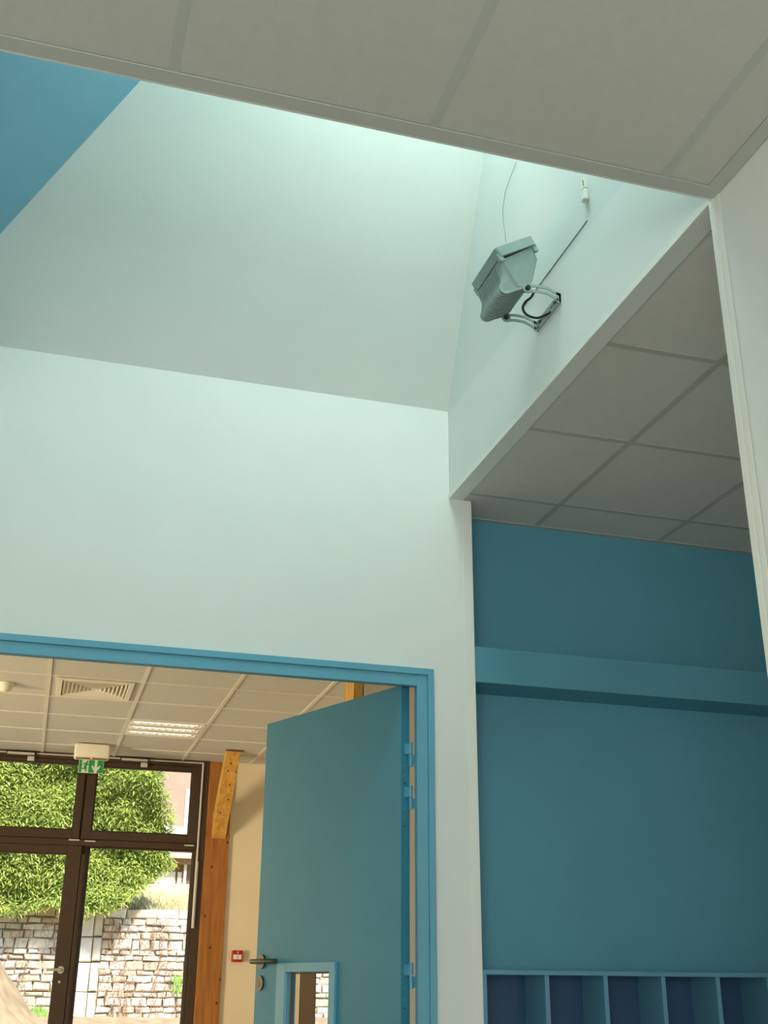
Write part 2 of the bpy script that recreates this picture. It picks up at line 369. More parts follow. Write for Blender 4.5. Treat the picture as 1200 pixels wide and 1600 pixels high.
# ================================================================= timber
t = empty('timber_post', (1.505, F, FL), 'orange timber post standing beside the brown glazed door', 'post')
link('post_shaft', B((1.400, 1.608, F-.03, F+.13, FL, H), bevel=.004), pined, t)
def knots(parent, pts, r=.008):
    for p in pts:
        bm = bmesh.new(); bmesh.ops.create_uvsphere(bm, u_segments=8, v_segments=5, radius=r)
        for v in bm.verts: v.co = Vector((v.co.x, v.co.y*.2, v.co.z*1.6))+Vector(p)
        smooth(link('knot', bm, knot, parent))
knots(t, [(1.595, F-.031, 1.16), (1.47, F-.031, .95), (1.44, F-.031, .55), (1.60, F-.031, .05), (1.58, F-.031, -.13), (1.50, F-.031, .30)])
t = empty('timber_brace', (1.517, 10.0, 1.2), 'short honey pine brace slanting from the ceiling to the timber post', 'brace')
bm = prism([(1.455, 9.695, 1.86), (1.455, 9.80, 1.86), (1.455, F-.031, 1.40), (1.455, F-.031, 1.19)], (.122, 0, 0))
bmesh.ops.bevel(bm, geom=bm.edges[:], offset=.003, segments=1, affect='EDGES'); link('brace_beam', bm, pine, t)
def onbrace(x, k): return (x, 9.695+(F-.031-9.695)*k-.001, 1.86-.67*k)
knots(t, [onbrace(1.51, .15), onbrace(1.495, .23), onbrace(1.57, .24), onbrace(1.49, .70), onbrace(1.54, .55), onbrace(1.53, .38)], .007)
link('ceiling_collar', B((1.44, 1.60, 9.665, 9.693, 1.846, 1.8495)), ventd, t)
link('timber_post', B((1.60, 1.655, 6.06, 6.26, FL, H+.005), bevel=.003), pine, label='timber post glimpsed above the open blue door leaf', cat='post')

# ================================================================= ceiling fittings, far room
t = empty('air_vent', (.252, 7.84, H-.01), 'white square ceiling air vent with nested sloping louvres', 'air vent')
vx, vy = .2515, 7.833
def ring(cx, cy, z0, r0, z1, r1, th=.0025):
    """thin sloping square ring from half size r0 at z0 to r1 at z1"""
    bm = bmesh.new(); L = []
    for (z, r) in ((z0, r0), (z0, r0-th), (z1, r1-th), (z1, r1)):
        L.append([bm.verts.new((cx+sx*r, cy+sy*r, z)) for sx, sy in ((-1, -1), (1, -1), (1, 1), (-1, 1))])
    for a, b in zip(L, L[1:]+L[:1]):
        for k in range(4): bm.faces.new((a[k], a[(k+1) % 4], b[(k+1) % 4], b[k]))
    return bm
link('backing_box', B((vx-.24, vx+.24, vy-.24, vy+.24, H+.05, H+.055)), ventd, t)
link('vent_frame', B((vx-.248, vx-.214, vy-.265, vy+.265, H-.008, H+.004), (vx+.214, vx+.248, vy-.265, vy+.265, H-.008, H+.004),
     (vx-.214, vx+.214, vy-.265, vy-.222, H-.008, H+.004), (vx-.214, vx+.214, vy+.222, vy+.265, H-.008, H+.004), bevel=.002), ventw, t)
for k in range(7):
    r = .205-k*.0265
    link('louvre', ring(vx, vy, H-.004, r, H+.022, r-.016, .005), ventw, t)
bm = prism([(vx-.022, vy-.022, H+.015), (vx+.022, vy-.022, H+.015), (vx+.022, vy+.022, H+.015), (vx-.022, vy+.022, H+.015)], (0, 0, -.014)); link('centre_cap', bm, ventw, t)
link('blank_border', B((gx[3]+.013, vx-.249, 7.537+.013, 8.129-.013, H+.006, H+.02)), tile, t)
link('blank_border', B((vx+.249, gx[4]-.013, 7.537+.013, 8.129-.013, H+.006, H+.02)), tile, t)

t = empty('recessed_light', (.855, 9.02, H), 'square recessed louvred ceiling light near the exit sign', 'ceiling light')
lx0, lx1, ly0, ly1 = .567, 1.143, 8.735, 9.300
link('housing', B((lx0, lx1, ly0, ly1, H+.026, H+.029), (lx0, lx0+.012, ly0, ly1, H-.001, H+.026), (lx1-.012, lx1, ly0, ly1, H-.001, H+.026),
     (lx0, lx1, ly0, ly0+.012, H-.001, H+.026), (lx0, lx1, ly1-.012, ly1, H-.001, H+.026)), lourow, t)
tubem = mat('fluorescent_tube_glow', (250, 250, 240), .4, emit=(255, 250, 235), estr=3.0)
ch = [(ly0+.03+k*.185, ly0+.03+k*.185+.085) for k in range(3)]
edges = [ly0+.012]+[v for c in ch for v in c]+[ly1-.012]
for k in range(0, len(edges), 2):
    link('cover_strip', B((lx0+.012, lx1-.012, edges[k], edges[k+1], H-.002, H+.002)), ventw, t)
for y0, y1 in ch:
    link('reflector', prism([(lx0+.013, y0, H+.002), (lx0+.013, y0+.004, H+.002), (lx0+.013, (y0+y1)/2, H+.022), (lx0+.013, y1-.004, H+.002), (lx0+.013, y1, H+.002), (lx0+.013, (y0+y1)/2, H+.026)], (lx1-lx0-.026, 0, 0)), lourow, t)
    for jj in range(11):
        x = lx0+.03+jj*(lx1-lx0-.06)/10
        link('cross_blade', B((x-.003, x+.003, y0+.004, y1-.004, H-.004, H+.003)), lourow, t)
    bm = bmesh.new(); tube(bm, [(lx0+.03, (y0+y1)/2, H+.011), (lx1-.06, (y0+y1)/2, H+.011)], .008, 8); smooth(link('fluorescent_tube', bm, tubem, t))

t = empty('smoke_detector', (-.325, 7.87, H), 'small cream dome smoke detector on the far ceiling', 'smoke detector')
bm = bmesh.new(); tube(bm, [(-.325, 7.87, H+.004), (-.325, 7.87, H-.010)], [.062, .060], 24); smooth(link('base_ring', bm, ventw, t))
bm = bmesh.new(); tube(bm, [(-.325, 7.87, H-.010), (-.325, 7.87, H-.03), (-.325, 7.87, H-.045), (-.325, 7.87, H-.052)], [.052, .045, .034, .012], 24); smooth(link('sensor_dome', bm, ventw, t))

# exit sign
t = empty('exit_sign', (.36, 9.80, 1.6), 'green exit sign with running man hanging below white housing', 'exit sign')
bm = prism([(.205, 9.83, 1.85), (.205, 9.73, 1.85), (.220, 9.73, 1.742), (.240, 9.75, 1.728), (.240, 9.83, 1.728)], (0, 0, 0)) if False else B((.208, .492, 9.74, 9.87, 1.728, 1.849), bevel=.018, seg=3)
smooth(link('housing', bm, ventw, t))
link('lamp_window', B((.222, .478, 9.738, 9.75, 1.716, 1.732), bevel=.002), acryl, t)
link('status_lamp', B((.338, .356, 9.730, 9.740, 1.719, 1.729), bevel=.003), mat('amber_light', (240, 130, 60), .4, emit=(255, 120, 50), estr=1.2), t)
link('clear_plate', B((.226, .478, 9.752, 9.757, 1.588, 1.728), bevel=.001), acryl, t)
sy = 9.748
sg = link('pictogram_panel', B((.252, .452, sy-.002, sy+.003, 1.606, 1.716), bevel=.0005), signw, t)
def flat(name, m, pts, y=sy-.0035, th=.0012, parent=sg):
    return link(name, prism([(p[0], y, p[1]) for p in pts], (0, th, 0)), m, parent)
X0, Z0, SW, SH = .256, 1.610, .192, .102
U = lambda u, v: (X0+u*SW, Z0+v*SH)
flat('green_field', green, [U(0, 0), U(.11, 0), U(.11, 1), U(0, 1)])
flat('green_field', green, [U(.40, 0), U(1, 0), U(1, 1), U(.40, 1)])
y2 = sy-.0048
def stroke(name, m, a, b, wd): 
    a = Vector(a+(0,)); b = Vector(b+(0,)); d = (b-a).normalized(); n = Vector((-d.y, d.x, 0))*wd/2
    pts = [(a+n), (b+n), (b-n), (a-n)]
    return flat(name, m, [(p.x, p.y) for p in pts], y=y2)
flat('arrow', signw, [U(.64, 1), U(.75, 1), U(.75, .42), U(.87, .62), U(.87, .42), U(.72, 0), U(.67, 0), U(.53, .42), U(.53, .62), U(.64, .42)], y=y2)
def circ(c, r, n=12): return [(c[0]+r*math.cos(2*math.pi*k/n), c[1]+r*math.sin(2*math.pi*k/n)) for k in range(n)]
flat('running_man', green, circ(U(.335, .86), .008), y=y2)
for a, b, wd in (((.31, .76), (.25, .42), .016), ((.25, .44), (.30, .25), .010), ((.30, .27), (.27, .05), .008), ((.25, .44), (.20, .26), .010), ((.20, .28), (.12, .30), .007),
                 ((.31, .74), (.37, .58), .006), ((.37, .58), (.395, .68), .005), ((.30, .76), (.20, .74), .006), ((.20, .76), (.17, .56), .006)):
    stroke('running_man', green, U(*a), U(*b), wd)

# fire call point
t = empty('fire_call_point', (1.735, F, .23), 'small red fire alarm call point on cream wall', 'alarm')
link('call_box', B((1.688, 1.780, F-.045, F, .190, .280), bevel=.006), redp, t)
link('label_plate', B((1.699, 1.769, F-.048, F-.044, .210, .247), bevel=.001), label, t)
link('label_mark', B((1.725, 1.745, F-.0488, F-.0478, .216, .238)), greyp, t)
link('key_mark', B((1.731, 1.741, F-.047, F-.044, .258, .270), bevel=.001), label, t)

# ================================================================= blue door and frame (door_1)
d1 = empty('door_1', (1.31, D, FL), kind=KS)
fo = .020
DH = 1.055
link('frame_jamb', B((1.352, 1.376, D-.018, D, FL, 1.123), (1.310, 1.352, D-.010, D+.014, FL, 1.098), (1.335, 1.356, D+.014, D+.10, FL, 1.10), bevel=.0015), bluef, d1)
link('frame_jamb', B((-.774, -.750, D-.018, D, FL, 1.123), (-.750, -.708, D-.010, D+.014, FL, 1.098), (-.756, -.735, D+.014, D+.10, FL, 1.10), bevel=.0015), bluef, d1)
link('frame_head', B((-.750, 1.352, D-.018, D, 1.098, 1.123), (-.708, 1.310, D-.010, D+.014, DH, 1.098), (-.735, 1.335, D+.014, D+.10, 1.075, 1.103), bevel=.0015), bluef, d1)
# leaf, local frame: u along leaf from the stile, n through the thickness away from us
PB = Vector((1.2645, 4.076)); ang = math.radians(112.475); du = Vector((math.cos(ang), math.sin(ang))); dn = Vector((-du.y, du.x))*-1
def LP(u, n, z): return (PB.x+du.x*u+dn.x*n, PB.y+du.y*u+dn.y*n, z)
def LB(*boxes, bevel=0):
    bm = bmesh.new()
    for (u0, u1, n0, n1, z0, z1) in boxes:
        poly_prism(bm, [LP(u0, n0, z0), LP(u1, n0, z0), LP(u1, n1, z0), LP(u0, n1, z0)], (0, 0, z1-z0))
    bmesh.ops.recalc_face_normals(bm, faces=bm.faces)
    if bevel: bmesh.ops.bevel(bm, geom=bm.edges[:], offset=bevel, segments=1, affect='EDGES')
    return bm
LT = 1.066; GB = -.75
T_ = .040
leafo = link('door_leaf', LB((0, .405, 0, T_, FL+.01, LT), (.695, .922, 0, T_, FL+.01, LT), (.405, .695, 0, T_, .052, LT), (.405, .695, 0, T_, FL+.01, GB)), blued, d1)
link('vision_panel_moulding', LB((.372, .405, -.012, .002, GB-.03, .087), (.695, .757, -.012, .002, GB-.03, .087), (.405, .695, -.012, .002, .052, .087), (.405, .695, -.012, .002, GB-.03, GB),
     (.405, .412, -.010, .014, GB, .052), (.688, .695, -.010, .014, GB, .052), bevel=.002), bluef, leafo)
link('vision_panel_gasket', LB((.412, .416, .012, .020, GB, .050), (.684, .688, .012, .020, GB, .050), (.412, .688, .012, .020, .046, .051)), browne, leafo)
link('pane', LB((.406, .694, .017, .022, GB, .051)), clear, leafo)
bm = bmesh.new(); tube(bm, [LP(.878, 0, .092), LP(.878, -.009, .092)], .027, 20)
smooth(link('handle_rose', bm, steel, leafo))
bm = bmesh.new(); tube(bm, spline([LP(.878, -.006, .092), LP(.878, -.045, .092), LP(.868, -.058, .092), LP(.82, -.060, .092), LP(.775, -.056, .092), LP(.758, -.040, .092), LP(.757, -.014, .092)], 5), .0095, 10)
smooth(link('door_handle', bm, steel, leafo))
bm = bmesh.new(); tube(bm, [LP(.883, 0, .012), LP(.883, -.008, .012)], .025, 20)
for v in bm.verts: v.co.z = .012+(v.co.z-.012)*1.15
kh = smooth(link('keyhole_plate', bm, steel, leafo))
link('keyhole_slot', LB((.881, .885, -.0085, -.007, -.002, .018)), black, leafo)
for z0, z1 in ((.76, .85), (.605, .69), (-.004, .080), (-.80, -.71)):
    zm = (z0+z1)/2
    bm = LB((-.006, .0, T_-.024, T_, zm+.001, z1-.006)); c = LP(-.010, T_-.002, 0)
    tube(bm, [(c[0], c[1], zm+.001), (c[0], c[1], z1)], .0075, 10); link('hinge_leaf_half', bm, bluef, leafo)
    bm = bmesh.new(); tube(bm, [(c[0], c[1], z0), (c[0], c[1], zm-.001)], .0075, 10)
    poly_prism(bm, [(c[0], c[1]-.002, z0+.004), (1.337, c[1]-.002, z0+.004), (1.337, c[1]+.002, z0+.004), (c[0], c[1]+.002, z0+.004)], (0, 0, zm-z0-.006))
    link('hinge_frame_half', bm, bluef, d1)
    for q in (-.012, .022, .052):
        bm = bmesh.new(); tube(bm, [LP(0, T_*.42, z0-q-.01), LP(-.0012, T_*.42, z0-q-.01)], .0035, 8); link('hinge_screw', bm, steel if q > .05 else bluef, leafo)

# ================================================================= cubby unit in the alcove
t = empty('cubby_unit', (2.3, 4.13, -.62), 'blue open cubby unit with narrow compartments under the alcove wall', 'shelf unit')
cy0, cy1 = 4.034, BW-.001
link('top_board', B((1.550, 3.15, cy0-.004, cy1, .044, .060), bevel=.001), bluel, t)
link('bottom_board', B((1.550, 3.15, cy0, cy1, -.62, -.60), bevel=.001), bluel, t)
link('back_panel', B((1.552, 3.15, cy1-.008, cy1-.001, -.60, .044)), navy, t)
from_x = [1.550, 1.787, 2.017, 2.250, 2.476, 2.693, 2.918, 3.134]
for x in from_x:
    link('divider', B((x, x+.017, cy0, cy1-.008, -.60, .044), bevel=.0008), bluel, t)
for a, b in zip(from_x, from_x[1:]):
    link('shelf', B((a+.017, b, cy0+.01, cy1-.008, -.30, -.284)), bluel, t)

# ================================================================= floodlight
t = empty('floodlight', (1.456, 3.01, 2.11), 'grey finned floodlight on a slotted bracket inside the roof shaft', 'floodlight')
ya, yb = 2.895, 3.12
Bq, Aq = Vector((1.218, 2.248)), Vector((1.344, 2.323)); uu = (Aq-Bq).normalized(); nn = Vector((-uu.y, uu.x))     # uu along the short side, nn towards the glass
def FP(u, n, y): q = Bq+uu*u+nn*n; return (q.x, y, q.y)
Lf = .1466+.012
def FB(*boxes, bevel=0, seg=1):
    bm = bmesh.new()
    for (u0, u1, n0, n1, y0, y1) in boxes:
        poly_prism(bm, [FP(u0, n0, y0), FP(u1, n0, y0), FP(u1, n1, y0), FP(u0, n1, y0)], (0, y1-y0, 0))
    bmesh.ops.recalc_face_normals(bm, faces=bm.faces)
    if bevel: bmesh.ops.bevel(bm, geom=bm.edges[:], offset=bevel, segments=seg, affect='EDGES')
    return bm
def ring_prism(outer, inner, vec):
    bm = bmesh.new(); v_ = Vector(vec); n = len(outer)
    L = [[bm.verts.new(p) for p in outer], [bm.verts.new(Vector(p)+v_) for p in outer], [bm.verts.new(Vector(p)+v_) for p in inner], [bm.verts.new(p) for p in inner]]
    for a, b in zip(L, L[1:]+L[:1]):
        for k in range(n): bm.faces.new((a[k], a[(k+1) % n], b[(k+1) % n], b[k]))
    return bm
def rrect(u0, u1, y0, y1, nv, rad, q=4):
    out = []
    for cu, cy, a0 in ((u1-rad, y1-rad, 0), (u0+rad, y1-rad, 90), (u0+rad, y0+rad, 180), (u1-rad, y0+rad, 270)):
        for k in range(q+1):
            a = math.radians(a0+90*k/q); out.append(FP(cu+rad*math.cos(a), nv, cy+rad*math.sin(a)))
    return out
v3 = Vector(FP(0, 0, 0))-Vector(FP(0, -.034, 0))
smooth(link('front_frame', ring_prism(rrect(0, Lf, ya, yb, -.034, .012), rrect(.010, Lf-.010, ya+.010, yb-.010, -.034, .006), v3), lampg, t), 30)
link('front_glass', FB((.011, Lf-.011, -.008, -.004, ya+.012, yb-.012)), clear, t)
link('reflector', FB((.012, Lf-.012, -.033, -.030, ya+.013, yb-.013)), chrome, t)
halo = mat('lamp_tube_glow', (255, 236, 200), .4, emit=(255, 206, 140), estr=2)
bm = bmesh.new(); tube(bm, [FP(Lf/2, -.018, ya+.05), FP(Lf/2, -.018, yb-.05)], .006, 10); smooth(link('lamp_tube', bm, halo, t))
for yy in (ya+.004, yb-.020):
    link('frame_clip', FB((-.004, .016, -.050, -.020, yy, yy+.016), bevel=.002), lampg, t)
link('frame_clip', FB((Lf-.022, Lf-.004, -.058, -.030, ya+.004, ya+.020), bevel=.002), lampg, t)
prof = spline([(1.238, 0, 2.219), (1.236, 0, 2.196), (1.246, 0, 2.168), (1.246, 0, 2.138), (1.240, 0, 2.114), (1.248, 0, 2.098), (1.268, 0, 2.096), (1.296, 0, 2.112), (1.325, 0, 2.126), (1.345, 0, 2.142), (1.357, 0, 2.160)], 3)
back = [(1.373, 0, 2.252), (1.356, 0, 2.288)]
def depth(p): return max(0, min(1, -((Vector((p[0], p[2]))-Bq).dot(nn)+.03)/.13))
core = [Vector(p) for p in prof]+[Vector(p) for p in back]
cen = Vector((1.30, 0, 2.19))
core = [cen+(p-cen)*.90 if i < len(prof) else p for i, p in enumerate(core)]
bm = bmesh.new()
a = [bm.verts.new((p.x, ya+.012+.016*depth(p), p.z)) for p in core]; b = [bm.verts.new((p.x, yb-.012-.016*depth(p), p.z)) for p in core]
n = len(core)
for i in range(n): bm.faces.new((a[i], b[i], b[(i+1) % n], a[(i+1) % n]))
bm.faces.new(a); bm.faces.new(b[::-1])
link('lamp_body', bm, lampg, t)
NF = 13
for k in range(NF):
    y = ya+.024+k*(yb-ya-.048)/(NF-1)
    pts = [(p.x, y-.0022, p.z) for p in prof]+[(1.366, y-.0022, 2.20), (1.379, y-.0022, 2.252), (1.37, y-.0022, 2.275)]
    inn = [(cen.x+(p[0]-cen.x)*.86, p[1], cen.z+(p[2]-cen.z)*.86) for p in pts]
    bm = bmesh.new(); o1 = [bm.verts.new(p) for p in pts]; i1 = [bm.verts.new(p) for p in inn]
    o2 = [bm.verts.new((p[0], p[1]+.0044, p[2])) for p in pts]; i2 = [bm.verts.new((p[0], p[1]+.0044, p[2])) for p in inn]
    for j in range(len(pts)-1):
        bm.faces.new((o1[j], o1[j+1], i1[j+1], i1[j])); bm.faces.new((o2[j], i2[j], i2[j+1], o2[j+1])); bm.faces.new((o1[j], o2[j], o2[j+1], o1[j+1]))
    link('cooling_fin', bm, lampg, t)
# smooth end cheeks: two facets meeting on a ridge, both ends
for s, y0 in ((1, ya), (-1, yb)):
    bm = bmesh.new()
    A_, B_ = Vector((1.247, 2.214)), Vector((1.309, 2.131)); rn = Vector((-(B_-A_).normalized().y*-1, (B_-A_).normalized().x*-1))
    if rn.dot(Vector((1.25, 2.15))-A_) < 0: rn = -rn
    def P(x, z, left=0):
        dp = -((Vector((x, z))-Bq).dot(nn)+.03)/.13
        return bm.verts.new((x, y0+s*(.008+.014*dp+(max(0, (Vector((x, z))-A_).dot(rn))*.45 if left else 0)), z))
    rt, rb = P(1.247, 2.214), P(1.309, 2.131)
    bm.faces.new([rt, rb]+[P(*q) for q in ((1.340, 2.138), (1.353, 2.152), (1.372, 2.250), (1.357, 2.290))])
    bm.faces.new([rt]+[P(q[0], q[1], 1) for q in ((1.239, 2.212), (1.243, 2.180), (1.246, 2.148), (1.254, 2.126), (1.266, 2.114), (1.285, 2.118))]+[rb])
    g = bmesh.ops.extrude_face_region(bm, geom=bm.faces[:])['geom']
    for v in [v for v in g if isinstance(v, bmesh.types.BMVert)]: v.co.y = y0+s*.034
    link('end_cheek', bm, lampg, t)
bra = t
def arm(y):
    path = [(1.337, 2.127), (1.372, 2.133), (1.408, 2.132), (1.436, 2.120), (1.452, 2.110)]
    bm = bmesh.new(); N = len(path)
    for lo, hi in ((-.0145, -.0055), (.0055, .0145)):
        P1, P2 = [], []
        for i, p in enumerate(path):
            d = (Vector(path[min(i+1, N-1)])-Vector(path[max(i-1, 0)])).normalized(); q = Vector((-d.y, d.x))
            P1.append(Vector(p)+q*lo); P2.append(Vector(p)+q*hi)
        poly_prism(bm, [(p.x, y-.002, p.y) for p in P1]+[(p.x, y-.002, p.y) for p in P2[::-1]], (0, .004, 0))
    tube(bm, [(1.337, y-.0021, 2.127), (1.337, y+.0021, 2.127)], .0165, 20)
    poly_prism(bm, [(1.440, y-.002, 2.096), (1.456, y-.002, 2.090), (1.456, y-.002, 2.130), (1.440, y-.002, 2.134)], (0, .004, 0))
    return link('bracket_arm', bm, lampg, bra)
arm(2.915); arm(3.100)
for y, s in ((2.913, -1), (3.102, 1)):
    bm = bmesh.new(); tube(bm, [(1.337, y, 2.127), (1.337, y+s*.009, 2.127)], [.009, .008], 14); smooth(link('pivot_knob', bm, blackk, t, label='dark round pivot knob'))
    bm = bmesh.new(); tube(bm, [(1.337, y, 2.127), (1.337, y-s*.020, 2.127)], .006, 8); link('pivot_bolt', bm, steel, t)
bm = bmesh.new(); tube(bm, [(1.337, 3.098, 2.127), (1.337, 3.0935, 2.127)], .009, 14); link('pivot_knob', bm, blackk, t, label='dark round pivot knob')
bm = B((1.449, 1.4555, 2.913, 3.102, 2.094, 2.106), (1.449, 1.4555, 2.913, 3.102, 2.118, 2.130), (1.449, 1.4555, 2.913, 2.935, 2.1, 2.12), (1.449, 1.4555, 2.985, 3.03, 2.1, 2.12), (1.449, 1.4555, 3.08, 3.102, 2.1, 2.12))
link('wall_plate', bm, lampg, t)
for y in (2.945, 3.068):
    bm = bmesh.new(); tube(bm, [(1.452, y, 2.112), (1.444, y, 2.112)], .006, 8); link('fixing_screw', bm, steel, t)
bm = bmesh.new(); tube(bm, spline([(1.352, 2.955, 2.150), (1.374, 2.95, 2.144), (1.366, 2.95, 2.122), (1.344, 2.95, 2.098), (1.338, 2.96, 2.078), (1.356, 2.97, 2.063), (1.394, 2.98, 2.064), (1.423, 2.98, 2.079), (1.456, 2.985, 2.105)], 6), .0042, 10)
smooth(link('power_cable', bm, black, t, label='short black looped power cable'))
q = FP(Lf/2, -.010, (ya+yb)/2); q2 = FP(Lf/2, 1, (ya+yb)/2)
light('floodlight_beam', 'AREA', q, q2, .28, (1, .60, .28), .05, .14)

# white catch fixed on the sloping panel
t = empty('wall_catch', (1.447, 2.671, 2.364), 'small white two-part plastic catch on the shaft wall above the floodlight', 'catch')
link('upper_block', B((1.434, 1.449, 2.660, 2.682, 2.366, 2.404), bevel=.002), trimw, t)
link('lower_block', B((1.432, 1.451, 2.658, 2.684, 2.320, 2.363), bevel=.006, seg=2), trimw, t)
link('slot_mark', B((1.4328, 1.435, 2.661, 2.663, 2.372, 2.396)), browne, t)

# ================================================================= OUTSIDE
random.seed(7)
# ground: flat by the building, soil heap on the left, rising to the wall foot; slope above the wall
def gz(x, y):
    k = max(0, min(1, (y-11.5)/5)); z = -1.05+.62*k*k*(3-2*k)
    r = math.hypot((x+1.5)/1.6, (y-15.5)/2.2); z = max(z, -.95+2.6*math.exp(-r*r*1.3)) if r < 3 else z
    return z+.05*noise.noise(Vector((x*4, y*4, 0)))+.05*noise.noise(Vector((x, y, 5)))
bm = bmesh.new(); nx, ny = 110, 60; G = [[bm.verts.new((-9+18*i/nx, 10.5+7.6*j/ny, gz(-9+18*i/nx, 10.5+7.6*j/ny) if j > 0 else -1.06)) for i in range(nx+1)] for j in range(ny+1)]
for j in range(ny):
    for i in range(nx): bm.faces.new((G[j][i], G[j][i+1], G[j+1][i+1], G[j+1][i]))
smooth(link('ground', bm, soilm, kind=KS), 180)
def sz(x, y): return 1.03+.20*(y-18.2)*(.6 if x < .5 else 1)+.06*noise.noise(Vector((x*1.5, y*1.5, 2)))
bm = bmesh.new(); nx, ny = 60, 24; G = [[bm.verts.new((-9+20*i/nx, 18.22+12*j/ny, sz(-9+20*i/nx, 18.22+min(3.3, 12*j/ny)))) for i in range(nx+1)] for j in range(ny+1)]
for j in range(ny):
    for i in range(nx): bm.faces.new((G[j][i], G[j][i+1], G[j+1][i+1], G[j+1][i]))
smooth(link('ground', bm, grassm, kind=KS), 180)
# retaining wall of separate stones
rw = empty('retaining_wall', (1.5, 18.1, -.5), 'dry limestone retaining wall behind the glass doors', 'stone wall')
link('mortar_core', B((-9, 11, 18.06, 18.4, -1.2, 1.03)), concr, rw)
def stone(x0, x1, z0, z1, y=18.0, name='stone', jit=.013, m=None, into=None):
    g = .006; x0 += g; x1 -= g; z0 += g; z1 -= g; yy = y+random.uniform(-.025, .02); ins = min(.018, (x1-x0)*.2, (z1-z0)*.2)
    J = lambda k=1: random.uniform(-jit, jit)*k
    c = [(x0+J(), z0+J()), (x1+J(), z0+J()), (x1+J(), z1+J()), (x0+J(), z1+J())]
    mx, mz = (x0+x1)/2, (z0+z1)/2
    bm = into if into is not None else bmesh.new()
    Lr = [[bm.verts.new((p[0], 18.07, p[1])) for p in c], [bm.verts.new((p[0], yy+.02, p[1])) for p in c],
          [bm.verts.new((p[0]+math.copysign(ins, mx-p[0])+J(.5), yy+J(.6), p[1]+math.copysign(ins, mz-p[1])+J(.5))) for p in c]]
    for a, b in zip(Lr, Lr[1:]):
        for k in range(4): bm.faces.new((a[k], a[(k+1) % 4], b[(k+1) % 4], b[k]))
    bm.faces.new(Lr[-1])
    if into is None: link(name, bm, m or random.choice(stones), rw)
nst = 0
more = bmesh.new()
def course(xa, xb, z0, z1, wmin, wmax, solo=True):
    global nst
    x = xa
    while x < xb-.02:
        ww = random.uniform(wmin, wmax)
        if xb-(x+ww) < wmin: ww = xb-x
        if solo and nst < 292: stone(x, x+ww, z0, z1); nst += 1
        else: stone(x, x+ww, z0, z1, into=more)
        x += ww
# right field
z = 1.045; rows = []
first = True
while z > -.72:
    h = .14 if first else random.choice((.075, .085, .095, .11, .12, .14)); rows.append((z-h, z)); z -= h; first = False
for k, (a, b) in enumerate(rows):
    course(1.06, 2.45, a, b, .11 if k else .30, .27 if k else .55)
# smooth pier of big slabs
pz = [1.0, .64, .30, -.09, -.45, -.72]
for a, b in zip(pz, pz[1:]):
    stone(.70, .93, b, a, y=17.96, m=stones[0], jit=.004); stone(.93, 1.06, b+.02*random.random(), a, y=17.98, m=stones[1], jit=.004); stone(.60, .70, (a+b)/2, a, m=stones[2]); stone(.60, .70, b, (a+b)/2, m=stones[2]); nst += 4
for k, (a, b) in enumerate(rows): course(-.62, .60, a, b, .13, .32)
for k, (a, b) in enumerate(rows[4:-1]): course(4.05, 4.75, a, b, .18, .36)
for (a, b) in rows:
    course(2.45, 4.05, a, b, .16, .4, False); course(-9, -.62, a, b, .2, .45, False); course(4.75, 8, a, b, .2, .45, False)
for a, b in rows[:4]: course(4.05, 4.75, a, b, .18, .36, False)
o = link('more_stones', more, stones[1], rw); o['kind'] = 'stuff'
# dry creeper on the wall
bm = bmesh.new()
for k in range(360):
    x = random.choice((random.uniform(-.7, .65), random.uniform(1.05, 2.3), random.uniform(1.1, 1.9))); z = random.uniform(-.4, .95); p = Vector((x, 17.95, z)); path = [p.copy()]
    for s in range(random.randint(4, 8)):
        p = p+Vector((random.uniform(-.05, .05), random.uniform(-.012, .010), random.uniform(-.10, .03))); path.append(p.copy())
    tube(bm, path, .0036, 3)
link('dry_creeper', bm, vinem, kind='stuff', label='dry brown creeper stems clinging to the limestone retaining wall', cat='creeper')
# dry grass on the slope
bm = bmesh.new()
for k in range(5000):
    x = random.uniform(.8, 5) if k % 3 else random.uniform(-.8, 2.6); y = 18.1+abs(random.gauss(0, 1.2)); zz = sz(x, max(18.22, y)); h = random.uniform(.03, .11); a = random.uniform(0, 6.28); dx, dy = math.cos(a)*.008, math.sin(a)*.008
    lx, ly = random.uniform(-.08, .08), random.uniform(-.1, .04)
    bm.faces.new([bm.verts.new(q) for q in ((x-dx, y-dy, zz-.02), (x+dx, y+dy, zz-.02), (x+lx, y+ly, zz+h))])
link('dry_grass', bm, grassm, kind='stuff', label='dry yellow grass above the retaining wall', cat='grass')
# green weed at the wall foot
bm = bmesh.new()
for k in range(335):
    x, y = (random.gauss(.22, .10), random.gauss(17.7, .1)) if k < 300 else (random.gauss(2.20, .05), 17.93)
    zz = (gz(x, y) if k < 300 else random.uniform(-.15, .10)); a = random.uniform(0, 6.28); h = random.uniform(.05, .16); dx, dy = math.cos(a)*.02, math.sin(a)*.02
    bm.faces.new([bm.verts.new(q) for q in ((x-dx, y-dy, zz), (x+dx, y+dy, zz+.01), (x+random.uniform(-.06, .06), y-.03, zz+h))])
link('green_weeds', bm, mat('fresh_weed', (150, 190, 96), .7, var=.2), kind='stuff', label='fresh green weeds at the foot of the stone wall', cat='weeds')

